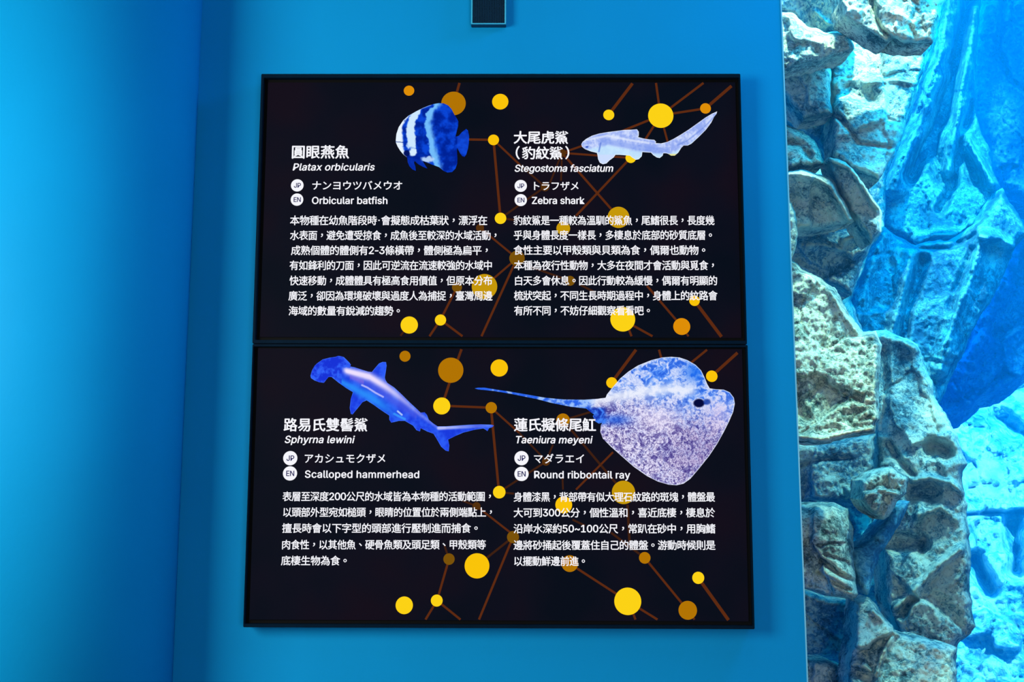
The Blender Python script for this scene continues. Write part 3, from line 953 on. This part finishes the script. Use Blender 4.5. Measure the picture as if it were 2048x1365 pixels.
def shade_ray(V, e):
    W = (V - np.array((940, 690))) / K6
    n0 = fbm(W, .006, 7)
    n1 = fbm(W, .020, 1, 5, 0.9)
    n2 = fbm(W, .032, 14, 2, 1.6)
    ver = np.exp(-(n2 / 0.15) ** 2)                    # thin winding marks
    low = sm(W[:, 1] - (0.25 * (W[:, 0] - 1300) + 430), -160, 160)
    base = mix((84, 146, 250), (214, 224, 255), sm(n1 + n0 * .6, -.45, .35))
    base = mix(base, (236, 228, 252), low * .8)
    dark = mix((28, 82, 214), (52, 34, 120), low)
    k = np.clip(ver * .95 * (0.35 + .65 * low) + (1 - sm(n1, -.55, .0)) * .7, 0, 1)
    c = mix(base, dark, k * .85)
    rid = seg_dist(W, [(850, 435), (1100, 385), (1300, 350), (1480, 330), (1640, 340)])[0]
    c = mix(c, (240, 244, 255), np.exp(-(rid / 46) ** 2) * .85)
    mid = np.exp(-(np.hypot((W[:, 0] - 1400) / 190, (W[:, 1] - 540) / 100)) ** 2)
    c = mix(c, (244, 236, 255), mid * .6)
    ul = np.exp(-(np.hypot((W[:, 0] - 1670) / 90, (W[:, 1] - 200) / 80)) ** 2)
    c = mix(c, (28, 110, 240), ul * .75)
    wl = np.exp(-(np.hypot((W[:, 0] - 1080) / 120, (W[:, 1] - 560) / 40)) ** 2)
    c = mix(c, (24, 92, 228), wl * .7)
    br = np.exp(-(np.hypot((W[:, 0] - 1700) / 200, (W[:, 1] - 800) / 200)) ** 2)
    c = mix(c, (88, 60, 140), br * .4 * sm(n1, -.3, .4))
    pk = np.exp(-(np.hypot((W[:, 0] - 1860) / 100, (W[:, 1] - 520) / 120)) ** 2)
    c = mix(c, (232, 206, 236), pk * .5)
    eye = 1 - sm(np.hypot((W[:, 0] - 1705) / 44, (W[:, 1] - 435) / 34), .75, 1.1)
    c = mix(c, (4, 10, 60), eye)
    e2 = 1 - sm(np.hypot((W[:, 0] - 1765) / 30, (W[:, 1] - 425) / 24), .6, 1.2)
    c = mix(c, (20, 56, 160), e2 * .8)
    tail = sm(-W[:, 0], -960, -860)
    tl = mix((150, 192, 255), (28, 92, 236), sm(fbm(W, .022, 21) + (700 - W[:, 0]) / 900, -.3, .5))
    c = mix(c, tl, tail * .9)
    fins = sm(1012 - W[:, 0] + 6 * n1, -22, 22) * sm(W[:, 1], 455, 482) * (1 - sm(W[:, 1], 580, 600)) * .92
    c = mix(c, mix((14, 46, 170), (60, 130, 250), sm(n1, -.4, .5)), fins)
    c = mix(c, (232, 240, 255), (1 - sm(e, .4, 2.4)) * .8 * (W[:, 0] > 1010))
    return c


SC_UP = [(537, 165), (1472, 165), (1481, 675), (519, 675)]
SC_LO = [(515, 698), (1484, 698), (1497, 1242), (500, 1242)]
FR_UP = [(522, 147), (1481, 148), (1494, 688), (505, 688)]
FR_LO = [(504, 689.5), (1494, 689.5), (1511, 1261), (487, 1254)]
YD = 0.010                     # plane of the lit displays, a little behind the frame fronts


def rect_of(q, y, gx=0.0):
    P = [at(a, b, y) for a, b in q]
    return (P[0].x + P[3].x) / 2, (P[1].x + P[2].x) / 2, (P[2].z + P[3].z) / 2, (P[0].z + P[1].z) / 2


def info_screen(fr, sc, label, text_fn, dots, lines, pics):
    fx0, fx1, fz0, fz1 = rect_of(fr, 0.0)
    sx0, sx1, sz0, sz1 = rect_of(sc, YD)
    lip = 0.009
    root = bpy.data.objects.new('information_screen', None)
    COL.objects.link(root)
    root.location = ((fx0 + fx1) / 2, WY, fz0)
    tag(root, label, 'screen', 'fish information screens')
    inv = Matrix.Translation(-Vector(root.location))

    def put(o):
        o.parent = root
        o.matrix_parent_inverse = inv
        return o
    bm = bmesh.new()
    ix0, ix1, iz0, iz1 = sx0 - lip, sx1 + lip, sz0 - lip, sz1 + lip
    iz0, iz1 = max(iz0, fz0 + 0.006), min(iz1, fz1 - 0.006)
    O = [(fx0, fz0), (fx1, fz0), (fx1, fz1), (fx0, fz1)]
    I = [(ix0, iz0), (ix1, iz0), (ix1, iz1), (ix0, iz1)]
    rings = []
    for pts, y in ((O, WY), (O, 0.0), (I, 0.0), (I, 0.02)):
        rings.append([bm.verts.new((x, y, z)) for x, z in pts])
    for r0, r1 in zip(rings[:-1], rings[1:]):
        for i in range(4):
            bm.faces.new((r0[i], r0[(i + 1) % 4], r1[(i + 1) % 4], r1[i]))
    bm.faces.new(rings[0])
    put(bm_obj('frame', bm, M_frame, None, 0.0012))
    bm = bmesh.new()
    prism(bm, [(ix0 + .0002, 0.014, iz0 + .0002), (ix1 - .0002, 0.014, iz0 + .0002), (ix1 - .0002, 0.014, iz1 - .0002), (ix0 + .0002, 0.014, iz1 - .0002)], (0, 0.02, 0))
    put(bm_obj('display_backing', bm, M_lip))
    bm = bmesh.new()
    box(bm, sx0, sx1, YD, YD + 0.004, sz0, sz1)
    disp = put(bm_obj('display', bm, M_display))
    z_lo, z_hi = sz0 + 0.001, sz1 - 0.001

    def sub(o):
        o.parent = disp
        o.matrix_parent_inverse = (inv @ Matrix.Identity(4)) if False else disp.matrix_parent_inverse @ Matrix.Identity(4)
        o.matrix_parent_inverse = Matrix.Identity(4)
        return o
    sh = Sheet()
    for p, q, wd, m in lines:
        stroke(sh, p, q, wd, YD - 0.0004, m)
    sub(sh.build('line_print', None))
    sh = Sheet()
    for px, py, r, k in dots:
        disc(sh, px, py, r, YD - 0.0008, M_dot[k])
    sub(sh.build('dot_print', None))
    for nm, outl, stp, fn in pics:
        sub(picture(nm, outl, YD - 0.0012, stp, fn, None))
    for nm, fn in text_fn:
        sh = Sheet()
        fn(sh)
        sub(sh.build(nm, None))
    return root


YT = YD - 0.0016
T = 0.19


def badges(c, r):
    def f(sh):
        for (px, py), tx in zip(c, ('JP', 'EN')):
            disc(sh, px, py, r, YT, M_badge)
            w_ = r * (0.56 if tx == 'JP' else 0.61)
            latin_line(sh, tx, px - w_, px + w_, py + r * 0.36, r * 0.73, YT - 0.0003, 0, M_badge_ink, 0.016)
    return f


def body(rows, h):
    def f(sh):
        for tx, x0, x1, yc in rows:
            cjk_line(sh, tx, x0, x1, yc, h, YT)
    return f


def many(*calls):
    def f(sh):
        for fn, args, kw in calls:
            fn(sh, *args, y=YT, **kw)
    return f


def cj(*a, **k):
    return (cjk_line, a, k)


def la(*a, **k):
    return (latin_line, a, k)


TEXT_UP = [
    ('title_lettering', many(cj('圓眼燕魚', 582, 699, 304, 26, offs=0.023))),
    ('title_lettering', many(cj('大尾虎鯊', 1027, 1137, 275, 25, offs=0.023), cj('（豹紋鯊）', 1027, 1143, 306, 25, offs=0.023))),
    ('species_lettering', many(la('Platax orbicularis', 584, 749, 341, 13.7, shear=T))),
    ('species_lettering', many(la('Stegostoma fasciatum', 1028, 1226, 343.5, 13.7, shear=T))),
    ('language_badges', badges([(594.5, 371), (594, 399.5)], 12.6)),
    ('language_badges', badges([(1041.5, 372), (1041.5, 400.5)], 12.3)),
    ('common_name_lettering', many(cj('ナンヨウツバメウオ', 623, 806, 371, 18.5), la('Orbicular batfish', 623, 776, 408, 13.7))),
    ('common_name_lettering', many(cj('トラフザメ', 1062, 1159, 372, 18), la('Zebra shark', 1063, 1169, 408, 13.7))),
    ('description_lettering', body([
        ('本物種在幼魚階段時·會擬態成枯葉狀，漂浮在', 580, 975, 441), ('水表面，避免遭受掠食，成魚後至較深的水域活動，', 580, 1000, 471),
        ('成熟個體的體側有2-3條橫帶，體側極為扁平，', 582, 983, 501), ('有如鋒利的刀面，因此可逆流在流速較強的水域中', 579, 985, 531),
        ('快速移動，成體體具有極高食用價值，但原本分布', 579, 985, 561.5), ('廣泛，卻因為環境破壞與過度人為捕捉，臺灣周邊', 577, 985, 592),
        ('海域的數量有銳減的趨勢。', 577, 806, 622)], 19.0)),
    ('description_lettering', body([
        ('豹紋鯊是一種較為溫馴的鯊魚，尾鰭很長，長度幾', 1027, 1429, 441), ('乎與身體長度一樣長，多棲息於底部的砂質底層。', 1027, 1430, 470.5),
        ('食性主要以甲殼類與貝類為食，偶爾也動物。', 1027, 1417, 500.5), ('本種為夜行性動物，大多在夜間才會活動與覓食，', 1028, 1435, 531),
        ('白天多會休息。因此行動較為緩慢，偶爾有明顯的', 1028, 1435, 561.5), ('梳狀突起，不同生長時期過程中，身體上的紋路會', 1028, 1435, 591.5),
        ('有所不同，不妨仔細觀察看看吧。', 1028, 1306, 621.5)], 19.0)),
]
TEXT_LO = [
    ('title_lettering', many(cj('路易氏雙髻鯊', 567, 736, 850, 26, offs=0.023))),
    ('title_lettering', many(cj('蓮氏擬條尾魟', 1028, 1192, 850, 26, offs=0.023))),
    ('species_lettering', many(la('Sphyrna lewini', 568, 708, 886.5, 14.2, shear=T))),
    ('species_lettering', many(la('Taeniura meyeni', 1029, 1184, 887, 14.2, shear=T))),
    ('language_badges', badges([(580.5, 917), (580, 947.5)], 14.2)),
    ('language_badges', badges([(1043, 917), (1043, 948.5)], 14.2)),
    ('common_name_lettering', many(cj('アカシュモクザメ', 607, 773, 917.5, 19), la('Scalloped hammerhead', 609, 840, 956, 14.2))),
    ('common_name_lettering', many(cj('マダラエイ', 1066, 1171, 918, 19), la('Round ribbontail ray', 1067, 1261, 957, 14.2))),
    ('description_lettering', body([
        ('表層至深度200公尺的水域皆為本物種的活動範圍，', 565, 989, 993.5), ('以頭部外型宛如槌頭，眼睛的位置位於兩側端點上，', 565, 991, 1025),
        ('擅長時會以下字型的頭部進行壓制進而捕食。', 564, 962, 1057), ('肉食性，以其他魚、硬骨魚類及頭足類、甲殼類等', 563, 972, 1090),
        ('底棲生物為食。', 562, 700, 1122)], 19.0)),
    ('description_lettering', body([
        ('身體漆黑，背部帶有似大理石紋路的斑塊，體盤最', 1027, 1430, 994.5), ('大可到300公分，個性溫和，喜近底棲，棲息於', 1027, 1430, 1026),
        ('沿岸水深約50~100公尺，常趴在砂中，用胸鰭', 1027, 1431, 1058), ('邊將砂捅起後覆蓋住自己的體盤。游動時候則是', 1027, 1431, 1091),
        ('以擺動鮮邊前進。', 1027, 1176, 1123)], 19.0)),
]
DOTS_UP = [(818, 181.5, 10.5, 'o'), (907, 207, 24.5, 'd'), (1000.5, 203.5, 16.3, 'y'), (1217.5, 230, 11, 'Y'), (1321.5, 231.5, 25.3, 'Y'), (1411, 217, 10.8, 'o'),
           (987, 280, 11, 'y'), (1261.5, 316, 10.5, 'Y'), (1237, 435, 21.8, 'g'), (1126.5, 457, 13.7, 'g'), (1001, 437, 11.5, 'Y'), (1034, 517, 15.4, 'x'),
           (969, 573.5, 25.5, 'g'), (914, 575, 10, 'x'), (1140, 562, 10, 'x'), (1389, 602, 10.5, 'y'), (1245.5, 639, 24.8, 'Y'), (1363.5, 653.5, 17, 'o'),
           (818.5, 650.5, 17.3, 'Y'), (881, 640.5, 11.2, 'Y'), (1124, 306, 8, 'z'), (1090, 374, 9, 'z'), (960, 456, 8, 'z')]
DOTS_LO = [(810, 713, 11, 'd'), (901.5, 741, 25.3, 'd'), (998.5, 736.5, 17.3, 'y'), (1223.5, 766, 11, 'y'), (1423.5, 753, 11.5, 'y'), (883.5, 812.5, 17, 'Y'),
           (982.5, 816, 11.3, 'd'), (998.5, 985, 12.5, 'Y'), (1247, 985.5, 23.3, 'g'), (1127.5, 1010.5, 16.8, 'y'), (1026, 1075, 12, 'x'), (954, 1132.5, 24.8, 'y'),
           (898, 1119, 11.3, 'x'), (1139.5, 1128, 16.5, 'd'), (1289.5, 1116.5, 11.5, 'd'), (1396.5, 1156.5, 12, 'Y'), (1255.5, 1203.5, 27, 'Y'), (1375.5, 1221.5, 18.5, 'd'),
           (808.5, 1211.5, 17.3, 'Y'), (873.5, 1202, 11.8, 'Y'), (953, 1013, 8, 'z'), (1126, 841, 13.5, 'd'), (1092, 924, 8, 'z')]
A, B = M_line, M_line2
LINES_UP = [((919, 166), (908, 205), 5, A), ((930, 279), (987, 280), 4.5, A), ((987, 280), (1001, 437), 5, A), ((987, 280), (1040, 330), 4, A), ((1040, 330), (1090, 374), 4, B),
            ((1217, 230), (1265, 167), 6, A), ((1312, 166), (1321, 231), 4.5, A), ((1321, 231), (1407, 166), 4.5, A), ((1321, 231), (1411, 217), 4.5, A), ((1411, 217), (1463, 172), 6, A),
            ((1321, 231), (1245, 262), 4.5, A), ((1170, 290), (1124, 306), 4, A), ((1321, 231), (1290, 280), 4.5, A), ((1321, 231), (1337, 290), 4, A), ((1124, 306), (1261, 316), 4, A),
            ((1124, 306), (1237, 435), 4.5, A), ((1124, 306), (1122, 362), 3.5, B), ((1124, 306), (1100, 366), 3.5, B), ((1261, 316), (1152, 432), 4.5, A), ((1090, 374), (1001, 437), 4, B),
            ((1001, 437), (1028, 440), 4, B), ((960, 456), (1034, 517), 4, A), ((1034, 517), (969, 573), 4, A), ((1034, 517), (963, 673), 4.5, A), ((914, 575), (881, 640), 4.5, A),
            ((881, 640), (859, 673), 4.5, A), ((881, 640), (925, 673), 4.5, A), ((810, 660), (801, 672), 4, B), ((1050, 530), (1140, 562), 4, B), ((1294, 572), (1363, 653), 4.5, A),
            ((1389, 602), (1443, 674), 6.5, A), ((1245, 640), (1305, 673), 4.5, A), ((1256, 655), (1263, 673), 4.5, A), ((1370, 663), (1377, 673), 4, A), ((1160, 570), (1190, 585), 4, B)]
LINES_LO = [((923, 699), (901, 760), 5, A), ((901, 760), (884, 812), 5, A), ((884, 812), (982, 816), 4.5, A), ((982, 816), (998, 985), 5, A), ((982, 816), (1038, 866), 4, A), ((1038, 866), (1092, 922), 3.5, B),
            ((1272, 700), (1223, 766), 6, A), ((1318, 700), (1323, 718), 4.5, A), ((1414, 700), (1370, 736), 4.5, A), ((1423, 753), (1475, 706), 6, A), ((1126, 841), (1180, 825), 4, B), ((1126, 841), (1247, 985), 4.5, B),
            ((1226, 905), (1152, 980), 4, A), ((998, 985), (1092, 924), 4, B), ((1126, 980), (1125, 955), 3.5, B), ((1092, 924), (1106, 890), 3.5, B), ((998, 985), (1028, 988), 4, B), ((1255, 1010), (1259, 1085), 5, B), ((1222, 1066), (1290, 1117), 4.5, B),
            ((1289, 1116), (1375, 1221), 4.5, A), ((1139, 1128), (1255, 1203), 4.5, A), ((1396, 1156), (1457, 1241), 6.5, A), ((1255, 1203), (1315, 1240), 4.5, A), ((1264, 1222), (1271, 1240), 4.5, A), ((1383, 1232), (1389, 1240), 4, A),
            ((954, 1132), (1026, 1075), 4.5, B), ((1026, 1075), (958, 1240), 4.5, A), ((898, 1119), (874, 1202), 4.5, A), ((874, 1202), (851, 1240), 4.5, A), ((874, 1202), (921, 1240), 4.5, A), ((898, 1119), (889, 1092), 4, B),
            ((953, 1013), (1026, 1070), 4, A), ((925, 1002), (953, 1013), 4, B), ((1145, 1040), (1170, 1052), 4, B)]
info_screen(FR_UP, SC_UP, 'upper black-framed lit screen showing a striped batfish and a pale zebra shark', TEXT_UP, DOTS_UP, LINES_UP,
            [('fish_picture', BATFISH, 1.0, shade_batfish), ('shark_picture', ZEBRA, 1.0, shade_zebra)])
info_screen(FR_LO, SC_LO, 'lower black-framed lit screen showing a blue hammerhead shark and a round marbled ray', TEXT_LO, DOTS_LO, LINES_LO,
            [('shark_picture', HAMMER, 1.0, shade_hammer), ('ray_picture', RAY, 1.0, shade_ray)])

# ------------------------------------------------------------------ wall speaker above the screens
YS = 0.026                     # its front
a, b = at(942, 48, YS), at(1012, 48, YS)
x0, x1, z0 = a.x, b.x, a.z
z1 = z0 + 0.20
spk = bpy.data.objects.new('wall_speaker', None)
COL.objects.link(spk)
spk.location = ((x0 + x1) / 2, WY, z0)
tag(spk, 'small wall speaker with dark ribbed grille and light blue rim above the screens', 'speaker')
sinv = Matrix.Translation(-Vector(spk.location))


def sput(o):
    o.parent = spk
    o.matrix_parent_inverse = sinv
    return o


bm = bmesh.new()
box(bm, x0, x1, YS + 0.004, WY, z0, z1)
sput(bm_obj('body', bm, M_spk_body, None, 0.001))
rim = 0.0036
bm = bmesh.new()
O = [(x0, z0), (x1, z0), (x1, z1), (x0, z1)]
I = [(x0 + rim, z0 + rim * .7), (x1 - rim, z0 + rim * .7), (x1 - rim, z1 - rim), (x0 + rim, z1 - rim)]
rings = [[bm.verts.new((x, y, z)) for x, z in P] for P, y in ((O, YS + 0.004), (O, YS), (I, YS), (I, YS + 0.004))]
for r0, r1 in zip(rings[:-1], rings[1:]):
    for i in range(4):
        bm.faces.new((r0[i], r0[(i + 1) % 4], r1[(i + 1) % 4], r1[i]))
sput(bm_obj('rim', bm, M_spk_rim))
bm = bmesh.new()
n = 19
wd = (x1 - x0 - 2 * rim) / n
for i in range(n):
    xx = x0 + rim + wd * i
    box(bm, xx + wd * 0.2, xx + wd * 0.8, YS + 0.0012, YS + 0.0039, z0 + rim * .7, z1 - rim)
for j in range(int((z1 - z0) / 0.004)):
    zz = z0 + rim * .7 + 0.004 * j
    if zz + 0.001 < z1 - rim:
        box(bm, x0 + rim, x1 - rim, YS + 0.0022, YS + 0.0036, zz + 0.001, zz + 0.002)
sput(bm_obj('grille', bm, simple('grille_metal', (0.001, 0.02, 0.045), 0.6, 0.1, 0.0, 0.1, 60)))
